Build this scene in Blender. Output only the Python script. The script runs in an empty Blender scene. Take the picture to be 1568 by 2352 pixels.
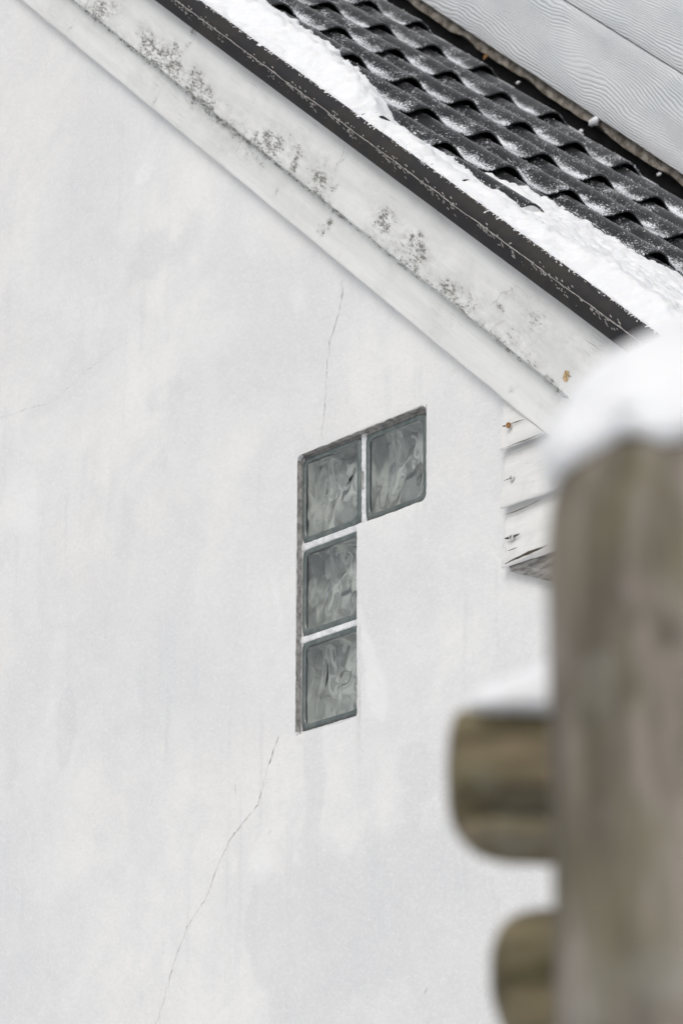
import bpy, bmesh, math, random
import numpy as np
from mathutils import Vector, Matrix, noise as mn

random.seed(7); rng = np.random.default_rng(11)
scn = bpy.context.scene
COL = scn.collection

# ------------------------------------------------------------------ camera
F_PX, YAW, PITCH, ROLL, THETA = 7169.548, 0.70407, 0.32786, 0.00298, 0.73661
CAM = np.array([4.78472, -3.95491, -1.63740])
fwd = np.array([-math.cos(YAW)*math.cos(PITCH), math.sin(YAW)*math.cos(PITCH), math.sin(PITCH)])
rgt = np.cross(fwd, [0, 0, 1.0]); rgt /= np.linalg.norm(rgt); upv = np.cross(rgt, fwd)
r2 = rgt*math.cos(ROLL)+upv*math.sin(ROLL); u2 = -rgt*math.sin(ROLL)+upv*math.cos(ROLL)
cd = bpy.data.cameras.new("camera"); cam = bpy.data.objects.new("camera", cd); COL.objects.link(cam)
M = Matrix(((r2[0], u2[0], -fwd[0], CAM[0]), (r2[1], u2[1], -fwd[1], CAM[1]), (r2[2], u2[2], -fwd[2], CAM[2]), (0, 0, 0, 1)))
cam.matrix_world = M
cd.sensor_fit = 'VERTICAL'; cd.sensor_height = 36.0; cd.sensor_width = 24.0
cd.lens = F_PX/2352*36.0
cd.clip_start = 0.05; cd.clip_end = 1000
cd.dof.use_dof = True; cd.dof.focus_distance = 6.45; cd.dof.aperture_fstop = 7.6
scn.camera = cam

# ------------------------------------------------------------------ sky, sun, exposure
SUN_EL, SUN_AZ = math.radians(46), math.radians(152)      # azimuth from +Y clockwise
w = bpy.data.worlds.new("World"); scn.world = w; w.use_nodes = True
nt = w.node_tree; nt.nodes.clear()
sky = nt.nodes.new('ShaderNodeTexSky'); sky.sky_type = 'NISHITA'; sky.sun_disc = False
sky.sun_elevation = SUN_EL; sky.sun_rotation = SUN_AZ; sky.dust_density = 4.0; sky.air_density = 1.0; sky.ozone_density = 1.0
hs = nt.nodes.new('ShaderNodeHueSaturation'); hs.inputs['Saturation'].default_value = 0.30
bg = nt.nodes.new('ShaderNodeBackground'); bg.inputs['Strength'].default_value = 0.15
wo = nt.nodes.new('ShaderNodeOutputWorld')
nt.links.new(sky.outputs[0], hs.inputs['Color']); nt.links.new(hs.outputs[0], bg.inputs[0]); nt.links.new(bg.outputs[0], wo.inputs[0])
ld = bpy.data.lights.new("sun", 'SUN'); ld.energy = 1.0; ld.angle = math.radians(35); ld.color = (1.0, 0.97, 0.93)
sun = bpy.data.objects.new("sun", ld); COL.objects.link(sun)
sd = Vector((math.sin(SUN_AZ)*math.cos(SUN_EL), math.cos(SUN_AZ)*math.cos(SUN_EL), math.sin(SUN_EL)))
sun.rotation_euler = sd.to_track_quat('Z', 'Y').to_euler(); sun.location = (0, -3, 8)
scn.view_settings.view_transform = 'Standard'; scn.view_settings.look = 'None'
scn.view_settings.exposure = -0.46; scn.view_settings.gamma = 1.0; scn.view_settings.use_curve_mapping = False
scn.cycles.use_denoising = True
scn.cycles.max_bounces = 12; scn.cycles.transmission_bounces = 10; scn.cycles.diffuse_bounces = 4

# ------------------------------------------------------------------ frames
S = np.array([math.cos(THETA), 0, -math.sin(THETA)])      # down the roof slope
N = np.array([math.sin(THETA), 0, math.cos(THETA)])       # away from the roof
Yh = np.array([0, 1.0, 0])
def sny(s, n, y): return s*S+n*N+np.array([0, y, 0])
def ray(x, y): return fwd*1.0 + r2*(x-784)/F_PX - u2*(y-1176)/F_PX
def on_y(x, y, Y):                                          # a measured point on the plane y = Y
    d = ray(x, y); return CAM+d*(Y-CAM[1])/d[1]

# ------------------------------------------------------------------ helpers
def mesh(name, verts, faces, mats, parent=None, smooth=True, midx=None, attrs=None, uvs=None, matrix=None):
    me = bpy.data.meshes.new(name)
    me.from_pydata([tuple(map(float, v)) for v in verts], [], faces)
    for m in (mats if isinstance(mats, (list, tuple)) else [mats]): me.materials.append(m)
    if smooth: me.polygons.foreach_set('use_smooth', [True]*len(me.polygons))
    if midx is not None: me.polygons.foreach_set('material_index', midx)
    for k, a in (attrs or {}).items():
        at = me.attributes.new(k, 'FLOAT', 'POINT'); at.data.foreach_set('value', np.asarray(a, dtype=np.float32))
    if uvs is not None:
        uv = me.uv_layers.new(name='UVMap'); li = np.empty(len(me.loops), dtype=np.int32); me.loops.foreach_get('vertex_index', li)
        uv.data.foreach_set('uv', np.asarray(uvs, dtype=np.float32)[li].ravel())
    me.update()
    o = bpy.data.objects.new(name, me); COL.objects.link(o)
    if parent is not None: o.parent = parent
    if matrix is not None: o.matrix_world = matrix
    return o
def empty(name, loc, label, cat, group=None):
    o = bpy.data.objects.new(name, None); COL.objects.link(o); o.location = loc; o.empty_display_size = 0.1
    o['label'] = label; o['category'] = cat
    if group: o['group'] = group
    return o
def adopt(child, parent):                                  # keep world place (parents here have only a translation)
    child.parent = parent; child.matrix_parent_inverse = Matrix.Translation(-Vector(root_loc(parent)))
def root_loc(o):
    v = Vector(o.location)
    return v
def sharp(o, ang=35):
    me = o.data
    bm = bmesh.new(); bm.from_mesh(me); bm.normal_update()
    for e in bm.edges:
        if len(e.link_faces) == 2 and e.calc_face_angle(0) > math.radians(ang): e.smooth = False
    bm.to_mesh(me); bm.free()
def fixn(o):
    bm = bmesh.new(); bm.from_mesh(o.data); bmesh.ops.recalc_face_normals(bm, faces=bm.faces); bm.to_mesh(o.data); bm.free()
def fbm(x, y, z=0.0, o=4, h=1.0): return mn.fractal(Vector((x, y, z)), h, 2.0, o)
def sst(a, b, x):
    t = np.clip((x-a)/(b-a), 0, 1); return t*t*(3-2*t)

def sweep(name, prof, svals, mat, parent=None, jit=None, to=None, attr=None, uvoff=(0, 0), closed=True, ang=35, end=None):
    """profile points (n,y) swept along the slope direction; capped solid"""
    to = to or sny
    P = len(prof); vs = []; at = []; uvs = []
    plen = [0]
    for i in range(1, P): plen.append(plen[-1]+math.hypot(prof[i][0]-prof[i-1][0], prof[i][1]-prof[i-1][1]))
    for s in svals:
        for i, (n, y) in enumerate(prof):
            ss = s
            if end is not None: ss = end(s, n)
            dn, dy = jit(ss, i, n, y) if jit else (0, 0)
            vs.append(to(ss, n+dn, y+dy)); uvs.append((ss+uvoff[0], plen[i]+uvoff[1]))
            if attr: at.append(attr(ss, n, y))
    fs = []
    K = len(svals)
    for k in range(K-1):
        for i in range(P if closed else P-1):
            j = (i+1) % P
            fs.append((k*P+i, (k+1)*P+i, (k+1)*P+j, k*P+j))
    if closed: fs += [tuple(range(P))[::-1], tuple((K-1)*P+i for i in range(P))]
    o = mesh(name, vs, fs, mat, None, attrs={'mold': at} if attr else None, uvs=uvs)
    fixn(o); sharp(o, ang)
    if parent is not None: adopt(o, parent)
    return o
def board_prof(n0, n1, yf, th, b=0.0025, m=10):
    p = [(n0, yf+b), (n0+b*0.3, yf+b*0.3), (n0+b, yf)]
    for i in range(1, m): p.append((n0+b+(n1-n0-2*b)*i/m, yf))
    return p+[(n1-b, yf), (n1-b*.3, yf+b*.3), (n1, yf+b), (n1, yf+th), (n0, yf+th)]

# ------------------------------------------------------------------ material helpers
class NB:
    def __init__(s, name):
        s.m = bpy.data.materials.new(name); s.m.use_nodes = True; s.t = s.m.node_tree; s.t.nodes.clear()
        s.out = s.n('ShaderNodeOutputMaterial'); s.b = s.n('ShaderNodeBsdfPrincipled'); s.l(s.b.outputs[0], s.out.inputs[0])
        s.geo = s.n('ShaderNodeNewGeometry'); s.pos = s.geo.outputs['Position']
    def n(s, t, **k):
        x = s.t.nodes.new(t)
        for a, v in k.items(): setattr(x, a, v)
        return x
    def l(s, a, b): s.t.links.new(a, b)
    def setv(s, sock, v):
        if hasattr(v, 'is_linked') or isinstance(v, bpy.types.NodeSocket): s.l(v, sock)
        else: sock.default_value = v
    def noise(s, scale, vec=None, detail=4, rough=.55, dist=0.0, out='Fac'):
        x = s.n('ShaderNodeTexNoise'); s.setv(x.inputs['Scale'], scale); x.inputs['Detail'].default_value = detail
        x.inputs['Roughness'].default_value = rough; x.inputs['Distortion'].default_value = dist
        s.l(vec if vec is not None else s.pos, x.inputs['Vector']); return x.outputs[out]
    def vmul(s, v, k):
        x = s.n('ShaderNodeVectorMath', operation='MULTIPLY'); s.l(v, x.inputs[0]); x.inputs[1].default_value = k; return x.outputs[0]
    def vadd(s, v, k):
        x = s.n('ShaderNodeVectorMath', operation='ADD'); s.l(v, x.inputs[0]); s.setv(x.inputs[1], k); return x.outputs[0]
    def dot(s, v, k):
        x = s.n('ShaderNodeVectorMath', operation='DOT_PRODUCT'); s.l(v, x.inputs[0]); x.inputs[1].default_value = k; return x.outputs['Value']
    def math(s, op, a, b=0.0, c=0.0):
        x = s.n('ShaderNodeMath', operation=op); s.setv(x.inputs[0], a); s.setv(x.inputs[1], b); s.setv(x.inputs[2], c); return x.outputs[0]
    def ramp(s, v, a, b, lo=0.0, hi=1.0):
        x = s.n('ShaderNodeMapRange'); x.interpolation_type = 'SMOOTHSTEP'; s.l(v, x.inputs[0])
        for i, q in zip((1, 2, 3, 4), (a, b, lo, hi)): s.setv(x.inputs[i], q)
        return x.outputs[0]
    def mix(s, f, a, b):
        x = s.n('ShaderNodeMix', data_type='RGBA'); s.setv(x.inputs[0], f)
        s.setv(x.inputs[6], a if not isinstance(a, tuple) else (*a, 1)); s.setv(x.inputs[7], b if not isinstance(b, tuple) else (*b, 1)); return x.outputs[2]
    def attr(s, name):
        x = s.n('ShaderNodeAttribute'); x.attribute_name = name; return x.outputs['Fac']
    def comb(s, x, y, z=0.0):
        c = s.n('ShaderNodeCombineXYZ'); s.setv(c.inputs[0], x); s.setv(c.inputs[1], y); s.setv(c.inputs[2], z); return c.outputs[0]
    def bump(s, h, strength, dist, prev=None):
        x = s.n('ShaderNodeBump'); x.inputs['Strength'].default_value = strength; x.inputs['Distance'].default_value = dist
        s.l(h, x.inputs['Height'])
        if prev is not None: s.l(prev, x.inputs['Normal'])
        return x.outputs[0]
    def fin(s, col=None, rough=.8, normal=None, spec=.3, **k):
        if col is not None: s.setv(s.b.inputs['Base Color'], col if not isinstance(col, tuple) else (*col, 1))
        s.setv(s.b.inputs['Roughness'], rough); s.b.inputs['Specular IOR Level'].default_value = spec
        if normal is not None: s.l(normal, s.b.inputs['Normal'])
        for a, v in k.items(): s.b.inputs[a].default_value = v
        return s.m
SV, NV = tuple(S), tuple(N)

def m_plaster():
    b = NB('white_plaster')
    big = b.ramp(b.noise(1.6, detail=5, rough=.6), .35, .65)
    c = b.mix(big, (.715, .722, .727), (.82, .818, .805))
    warm = b.ramp(b.noise(2.3, b.vadd(b.pos, (7, 3, 1)), detail=4), .45, .7)
    c = b.mix(b.math('MULTIPLY', warm, .5), c, (.78, .765, .745))
    m2 = b.ramp(b.noise(5.5, b.vadd(b.pos, (3, 1, 8)), detail=7, rough=.68, dist=.6), .40, .66)
    c = b.mix(b.math('MULTIPLY', m2, .42), c, (.675, .686, .697))
    st = b.noise(1.0, b.vmul(b.pos, (22, 1, 1.6)), detail=5, rough=.6)      # run-down streaks
    stm = b.math('MULTIPLY', b.ramp(st, .5, .75), b.ramp(b.noise(2.0, b.vadd(b.pos, (2, 9, 4))), .45, .62))
    c = b.mix(b.math('MULTIPLY', stm, .7), c, (.64, .66, .67))
    # trowelled / repainted blotches with a rim of their own
    pn = b.noise(7.0, detail=6, rough=.6)
    pa = b.ramp(b.math('ADD', b.attr('patch'), b.math('MULTIPLY', b.math('SUBTRACT', pn, .5), 1.1)), .40, .60)
    c = b.mix(b.math('MULTIPLY', pa, .50), c, (.655, .665, .675))
    la = b.ramp(b.math('ADD', b.attr('light'), b.math('MULTIPLY', b.math('SUBTRACT', pn, .5), 1.0)), .3, .85)
    c = b.mix(b.math('MULTIPLY', la, .6), c, (.84, .84, .835))
    da = b.ramp(b.math('MULTIPLY', b.attr('dirt'), b.math('ADD', b.noise(60, detail=4), .35)), .15, .8)
    c = b.mix(b.math('MULTIPLY', da, .6), c, (.42, .41, .39))
    sp = b.n('ShaderNodeTexVoronoi'); sp.inputs['Scale'].default_value = 55; b.l(b.pos, sp.inputs['Vector'])
    rs = b.n('ShaderNodeSeparateColor'); b.l(sp.outputs['Color'], rs.inputs[0])
    dots = b.math('MULTIPLY', b.math('LESS_THAN', sp.outputs['Distance'], b.math('MULTIPLY', rs.outputs[1], .12)), b.math('GREATER_THAN', rs.outputs[0], .80))
    c = b.mix(b.math('MULTIPLY', dots, .6), c, (.28, .27, .25))
    fine = b.noise(420, detail=3); mid = b.noise(38, detail=5, rough=.6)
    c = b.mix(b.ramp(fine, .62, .8, 0, .25), c, (.55, .55, .55))
    grit = b.noise(170, detail=4, rough=.75)
    c = b.mix(b.ramp(grit, .50, .72, 0, .16), c, (.52, .52, .52))
    c = b.mix(b.ramp(grit, .48, .32, 0, .5), c, (.86, .86, .855))
    n1 = b.bump(mid, .5, .005); n1 = b.bump(grit, .32, .002, n1); n2 = b.bump(fine, .35, .0012, n1)
    return b.fin(c, .92, n2, .2)

def m_painted(name, grain_dir, cross, mold=True, base=(.77, .775, .765), grey=.35, seed=0.0):
    """old white paint on sawn timber; grain runs along grain_dir"""
    b = NB(name); u = b.dot(b.pos, grain_dir); v = b.dot(b.pos, cross)
    gv = b.comb(b.math('MULTIPLY', u, 14.0), b.math('MULTIPLY', v, 420.0), seed)
    grain = b.noise(1.0, gv, detail=4, rough=.6)
    gv2 = b.comb(b.math('MULTIPLY', u, 3.0), b.math('MULTIPLY', v, 28.0), seed+3)
    br = b.noise(1.0, gv2, detail=5, rough=.6)
    c = b.mix(b.ramp(br, .35, .7), base, (.69, .695, .68))
    blot = b.ramp(b.noise(6.0, b.vadd(b.pos, (seed, 2, 5)), detail=6, rough=.65), .48, .68)
    c = b.mix(b.math('MULTIPLY', blot, .5), c, (.60, .605, .59))
    worn = b.math('MULTIPLY', b.ramp(grain, .58, .68), b.ramp(b.noise(9.0, b.vadd(b.pos, (1, seed, 8)), detail=4), .47, .65))
    c = b.mix(b.math('MULTIPLY', worn, grey), c, (.36, .36, .35))
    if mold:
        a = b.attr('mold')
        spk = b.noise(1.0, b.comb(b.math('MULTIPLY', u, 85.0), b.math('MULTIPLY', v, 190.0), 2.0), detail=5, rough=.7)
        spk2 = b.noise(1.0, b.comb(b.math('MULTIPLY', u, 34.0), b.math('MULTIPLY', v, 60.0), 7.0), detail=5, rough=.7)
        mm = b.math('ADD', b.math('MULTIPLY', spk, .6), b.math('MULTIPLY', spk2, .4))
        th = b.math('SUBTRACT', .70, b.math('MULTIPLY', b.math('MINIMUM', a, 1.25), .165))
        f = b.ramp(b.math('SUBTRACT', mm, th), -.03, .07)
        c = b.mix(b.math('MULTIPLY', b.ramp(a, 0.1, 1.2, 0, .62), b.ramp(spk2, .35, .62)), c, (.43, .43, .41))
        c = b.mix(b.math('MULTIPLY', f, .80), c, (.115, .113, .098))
        tiny = b.ramp(b.noise(260, detail=2), .69, .76)
        c = b.mix(b.math('MULTIPLY', tiny, .5), c, (.30, .30, .27))
    n1 = b.bump(grain, .5, .0012); n1 = b.bump(br, .4, .003, n1)
    return b.fin(c, .75, n1, .3)

def m_flash():
    b = NB('anthracite_steel')
    c = b.mix(b.ramp(b.noise(9, detail=6, rough=.7), .4, .7), (.021, .020, .022), (.036, .032, .027))
    sc = b.ramp(b.noise(500, detail=2), .68, .8)
    c = b.mix(b.math('MULTIPLY', sc, .5), c, (.16, .16, .16))
    n1 = b.bump(b.noise(6, detail=3), .3, .004); n1 = b.bump(b.noise(700, detail=2), .4, .0004, n1)
    return b.fin(c, .55, n1, .28)

def m_tile():
    b = NB('black_roof_tile')
    c = b.mix(b.ramp(b.noise(30, detail=6, rough=.7), .35, .7), (.010, .011, .012), (.024, .024, .025))
    a = b.attr('dust')
    fl = b.noise(1.0, b.comb(b.math('MULTIPLY', b.dot(b.pos, SV), 170.0), b.math('MULTIPLY', b.dot(b.pos, (0, 1, 0)), 250.0), 0.0), detail=3, rough=.6)
    cl = b.noise(16, detail=4, rough=.65)
    v = b.math('ADD', b.math('MULTIPLY', fl, .65), b.math('MULTIPLY', cl, .45))
    th = b.math('SUBTRACT', .660, b.math('MULTIPLY', a, .17))
    f = b.ramp(b.math('SUBTRACT', v, th), -.045, .085)
    film = b.math('MULTIPLY', b.ramp(b.math('ADD', a, b.math('MULTIPLY', b.math('SUBTRACT', cl, .5), .9)), .15, 1.1), .13)
    c = b.mix(film, c, (.42, .43, .45))
    c = b.mix(f, c, (.84, .86, .90))
    n1 = b.bump(fl, .5, .0015)
    return b.fin(c, b.mix(f, (.30, .30, .30), (.9, .9, .9)), n1, .5)

def m_snow(name='snow'):
    b = NB(name)
    c = b.mix(b.ramp(b.noise(25, detail=4), .4, .7), (.91, .925, .95), (.94, .95, .965))
    n1 = b.bump(b.noise(260, detail=4, rough=.7), .6, .003); n1 = b.bump(b.noise(60, detail=4), .5, .006, n1)
    m = b.fin(c, .85, n1, .25)
    b.b.inputs['Subsurface Weight'].default_value = .25; b.b.inputs['Subsurface Radius'].default_value = (.012, .014, .018); b.b.inputs['Subsurface Scale'].default_value = .5
    return m

def m_clad():
    b = NB('grey_fibre_cement')
    uv = b.n('ShaderNodeUVMap'); sp = b.n('ShaderNodeSeparateXYZ'); b.l(uv.outputs[0], sp.inputs[0]); u, v = sp.outputs[0], sp.outputs[1]
    w1 = b.noise(1.0, b.comb(b.math('MULTIPLY', u, 2.4), b.math('MULTIPLY', v, 6.5), 0.0), detail=1.5, rough=.35)
    w2 = b.noise(1.0, b.comb(b.math('MULTIPLY', u, 13.0), b.math('MULTIPLY', v, 22.0), 3.0), detail=2, rough=.5)
    g = b.math('ADD', b.math('MULTIPLY', v, 135.0), b.math('ADD', b.math('MULTIPLY', w1, 15.0), b.math('MULTIPLY', w2, 1.8)))
    fr = b.math('FRACT', g)
    ln = b.math('SUBTRACT', 1.0, b.ramp(b.math('ABSOLUTE', b.math('SUBTRACT', fr, .5)), .06, .30))
    amp = b.ramp(b.noise(1.0, b.comb(b.math('MULTIPLY', u, 3.0), b.math('MULTIPLY', v, 12.0), 9.0), detail=3), .3, .62, .35, 1.0)
    ln = b.math('MULTIPLY', ln, amp)
    c = b.mix(b.ramp(b.noise(7, detail=4), .35, .65), (.70, .73, .76), (.76, .775, .79))
    c = b.mix(b.math('MULTIPLY', ln, .36), c, (.36, .375, .40))
    n1 = b.bump(b.math('SUBTRACT', 1.0, ln), .7, .0022)
    return b.fin(c, .7, n1, .3)

def m_simple(name, c1, c2, scale=20, rough=.8, bumpd=.002, spec=.3, stretch=(1, 1, 1), lo=.35, hi=.65, **k):
    b = NB(name); v = b.vmul(b.pos, stretch)
    nn = b.noise(scale, v, detail=6, rough=.65)
    c = b.mix(b.ramp(nn, lo, hi), c1, c2)
    return b.fin(c, rough, b.bump(b.noise(scale*4, v, detail=4), .6, bumpd), spec, **k)

def m_wood(name, along=(0, 0, 1), lo=(.115, .098, .078), hi=(.305, .27, .235)):
    b = NB(name)
    k = tuple(7.0 if abs(a) > .5 else 38.0 for a in along)
    c = b.mix(b.ramp(b.noise(1.0, b.vmul(b.pos, k), detail=6, rough=.65), .38, .64), lo, hi)
    c = b.mix(b.math('MULTIPLY', b.ramp(b.noise(1.0, b.vadd(b.vmul(b.pos, tuple(.55*q+7 for q in k)), (4, 4, 4)), detail=5, rough=.6), .46, .66), .5), c, (.150, .142, .078))
    c = b.mix(b.math('MULTIPLY', b.ramp(b.noise(17, b.vadd(b.pos, (9, 1, 3)), detail=4), .54, .7), .35), c, (.31, .32, .28))
    c = b.mix(b.math('MULTIPLY', b.ramp(b.noise(22, b.vadd(b.pos, (1, 6, 3)), detail=4), .56, .72), .7), c, (.07, .06, .045))
    return b.fin(c, .85, b.bump(b.noise(1.0, b.vmul(b.pos, tuple(q*6 for q in k)), detail=4), .7, .004), .2)

def m_glass():
    b = NB('wavy_clear_glass')
    return b.fin((.93, .955, .945), .02, None, .5, **{'Transmission Weight': 1.0, 'IOR': 1.5})
def m_rim():
    b = NB('grey_green_glass_rim')
    c = b.mix(b.ramp(b.noise(40, detail=4), .35, .7), (.10, .125, .122), (.17, .19, .182))
    return b.fin(c, .18, b.bump(b.noise(50, detail=3), .4, .002), .5)
def m_cavity():
    b = NB('glass_block_inside')
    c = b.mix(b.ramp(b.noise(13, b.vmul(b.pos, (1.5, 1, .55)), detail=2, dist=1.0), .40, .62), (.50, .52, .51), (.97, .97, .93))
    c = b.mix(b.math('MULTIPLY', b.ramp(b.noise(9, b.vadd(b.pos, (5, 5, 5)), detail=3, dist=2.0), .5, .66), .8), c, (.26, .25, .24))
    f = b.attr('fold')  # bright streaks and dark edges painted along the folds as highlights and shade
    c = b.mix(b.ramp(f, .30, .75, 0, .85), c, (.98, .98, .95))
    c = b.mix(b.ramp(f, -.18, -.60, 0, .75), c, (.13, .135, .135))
    return b.fin(c, .45, b.bump(b.noise(22, detail=3, dist=1.5), .3, .01), .6)

PL = m_plaster(); FLASH = m_flash(); TILE = m_tile(); SNOW = m_snow(); CLAD = m_clad()
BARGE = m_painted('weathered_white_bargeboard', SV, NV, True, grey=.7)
SIDING = m_painted('cracked_white_weatherboard', (1, 0, 0), (0, 0, 1), True, grey=.75, seed=4.0, base=(.79, .785, .765))
WOODV = m_wood('algae_stained_post', (0, 0, 1)); WOODH = m_wood('algae_stained_rail', (.6, .6, 0), (.050, .038, .020), (.25, .205, .13))
DARK = m_simple('shade_black_felt', (.004, .004, .005), (.012, .012, .013), 30)  # black colour stands in for deep shadow in the gap under the cladding
CRACK = m_simple('crack_shadow_grey', (.20, .195, .18), (.42, .41, .40), 120)
BCRACK = m_simple('split_wood_brown', (.035, .028, .02), (.10, .085, .065), 90)
MORT = m_simple('white_painted_mortar', (.62, .63, .64), (.84, .85, .86), 45, .9, .004)
REVEAL = m_simple('rough_grey_cement', (.26, .255, .245), (.52, .51, .49), 70, .95, .006)
BATT = m_simple('weathered_brown_batten', (.12, .10, .08), (.46, .42, .37), 28, .9, .004, lo=.3, hi=.7)
GREYW = m_simple('bare_grey_timber', (.12, .115, .11), (.36, .35, .33), 30, .9, .004, stretch=(1, 3, 4))
RUST = m_simple('rust', (.16, .07, .025), (.42, .24, .10), 200, .8, .001)
RUSTP = m_simple('rust_stained_paint', (.50, .33, .15), (.66, .50, .30), 180, .8, .0005)
ZINC = m_simple('painted_screw', (.45, .45, .45), (.75, .75, .74), 300, .5, .0005)
SCR = m_simple('pale_scratch', (.26, .25, .235), (.46, .44, .42), 200, .6, .0003)
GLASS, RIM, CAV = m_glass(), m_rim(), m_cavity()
DECK = m_simple('shade_black_underlay', (.004, .004, .005), (.010, .010, .010), 20)  # near-black so the gap under the batten reads as deep shadow

# ------------------------------------------------------------------ ground
GZ = -3.25
def ground():
    n = 90; xs = np.sinh(np.linspace(-5, 5, n))*4.0; vs = []; fs = []
    for i, x in enumerate(xs):
        for j, y in enumerate(xs):
            vs.append((x, y, GZ+0.06*fbm(x*.3, y*.3)-.02))
    for i in range(n-1):
        for j in range(n-1): fs.append((i*n+j, (i+1)*n+j, (i+1)*n+j+1, i*n+j+1))
    o = mesh('snow_ground', vs, fs, SNOW); o['kind'] = 'structure'; o['label'] = 'snow covered ground in front of the house'
ground()

# ------------------------------------------------------------------ white house
house = empty('plastered_house', (0, 0, GZ), 'white plastered house gable with black tiled roof and L-shaped glass block window', 'house')

# gable wall: a sheet with a real L-shaped opening
OX0, OX1, OXR, OZ0, OZM, OZ1 = 0.001, 0.194, 0.406, -0.0125, 0.392, 0.595
YW = -0.015
def lines(a, b, st, keys):
    ks = [k for k in keys if a < k < b]; pts = [a]+sorted(ks)+[b]; out = []
    for p, q in zip(pts[:-1], pts[1:]):
        m = max(1, int(round((q-p)/st))); out += [p+(q-p)*i/m for i in range(m)]
    return out+[b]
def blob(P, x, z, rx, rz, rot=0.0):
    dx, dz = P[:, 0]-x, P[:, 1]-z; c, s_ = math.cos(rot), math.sin(rot)
    return np.exp(-(((dx*c+dz*s_)/rx)**2+((-dx*s_+dz*c)/rz)**2))
def wall():
    xs = lines(-1.9, 1.30, .010, [OX0, OX1, OXR]); zs = lines(-1.3, 2.9, .010, [OZ0, OZM, OZ1])
    xs = [-6.0, -4, -3, -2.4]+xs; zs = [GZ-.1, -2.6, -2.0, -1.6]+zs
    nx, nz = len(xs), len(zs); G = np.array([(x, z) for x in xs for z in zs])
    def jag(a, b, k): return .0016*fbm(a*60, b*60, k)
    vs = []
    for x, z in G:
        y = YW+.0022*fbm(x*2.3, z*2.3, 1.0)+.0008*fbm(x*11, z*11, 4.0)
        # softly rounded arrises of the opening
        nx_, nz_ = x, z
        d = 1.0
        if OX0-.0001 <= x <= OX1+.0001 and OZ0-.0001 <= z <= OZ1+.0001 or OX0-.0001 <= x <= OXR+.0001 and OZM-.0001 <= z <= OZ1+.0001:
            nx_ += jag(x, z, 1); nz_ += jag(x, z, 2); y += .001
        vs.append((nx_, y, nz_))
    fs = []
    for i in range(nx-1):
        for j in range(nz-1):
            xm, zm = (xs[i]+xs[i+1])/2, (zs[j]+zs[j+1])/2
            if OX0 < xm < OX1 and OZ0 < zm < OZ1: continue
            if OX0 < xm < OXR and OZM < zm < OZ1: continue
            if xm*N[0]+zm*N[2] > 1.02: continue
            fs.append((i*nz+j, (i+1)*nz+j, (i+1)*nz+j+1, i*nz+j+1))
    P = G
    px = lambda x, y: on_y(x, y, YW)[[0, 2]]
    patch = np.zeros(len(G)); light = np.zeros(len(G)); dirt = np.zeros(len(G))
    for x, y, rx, rz, k in [(900, 2080, .24, .14, 1), (700, 2200, .16, .2, 1), (1050, 2250, .14, .25, .9), (720, 1760, .05, .17, .75), (950, 1760, .09, .11, .7), (600, 2100, .05, .08, .9),
                            (150, 1680, .05, .12, .8), (30, 1780, .05, .1, .6), (560, 1900, .012, .08, .5), (370, 560, .25, .12, .55), (900, 720, .14, .10, .45), (400, 900, .14, .25, .5), (300, 1250, .12, .2, .4), (80, 2250, .2, .2, .5), (230, 1950, .12, .1, .4)]:
        a = px(x, y); patch += k*blob(P, a[0], a[1], rx, rz)
    for x, y, rx, rz, k in [(845, 1500, .022, .16, 1), (640, 1400, .012, .2, .7), (600, 1600, .05, .12, .6), (60, 1150, .09, .13, .8), (200, 1000, .12, .05, .6), (330, 400, .04, .03, 1), (350, 480, .02, .04, .6), (60, 430, .1, .02, .6), (600, 1980, .06, .06, .8), (850, 980, .14, .04, .6), (690, 690, .05, .08, .7), (870, 1600, .03, .05, .8), (1040, 2330, .08, .04, .5), (350, 1750, .1, .25, .4)]:
        a = px(x, y); light += k*blob(P, a[0], a[1], rx, rz, .3)
    for x, y, rx, rz, k in [(823, 1600, .006, .07, .9), (826, 1740, .02, .10, .35), (824, 1450, .005, .03, .8), (690, 1700, .03, .010, .5), (840, 2000, .012, .15, .25), (880, 2000, .010, .12, .2), (760, 2300, .05, .2, .2), (975, 2275, .004, .005, 1.6), (620, 1908, .008, .004, 1.6),
                            (975, 1160, .01, .03, .5), (1040, 855, .03, .008, .5), (786, 678, .004, .007, 1.5), (748, 932, .003, .005, 1.3), (1100, 900, .06, .05, .25)]:
        a = px(x, y); dirt += k*blob(P, a[0], a[1], rx, rz)
    o = mesh('plaster_wall', vs, fs, PL, None, attrs={'patch': patch, 'light': light, 'dirt': dirt})
    adopt(o, house)
    # body of the wall behind the plaster and the side wall round the corner
    bm = []
    v = [(1.30, YW, GZ), (1.30, 5, GZ), (1.30, 5, -.25), (1.30, YW, -.25)]
    v2 = [(1.30, YW+.0, GZ-.1), (1.30, 6.0, GZ-.1), (1.30, 6.0, .0), (1.30, YW, .0)]
    o2 = mesh('side_wall', v2, [(0, 1, 2, 3)], PL, None, attrs={'patch': [0]*4, 'light': [0]*4, 'dirt': [0]*4}); adopt(o2, house)
    return o
wallo = wall()
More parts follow.
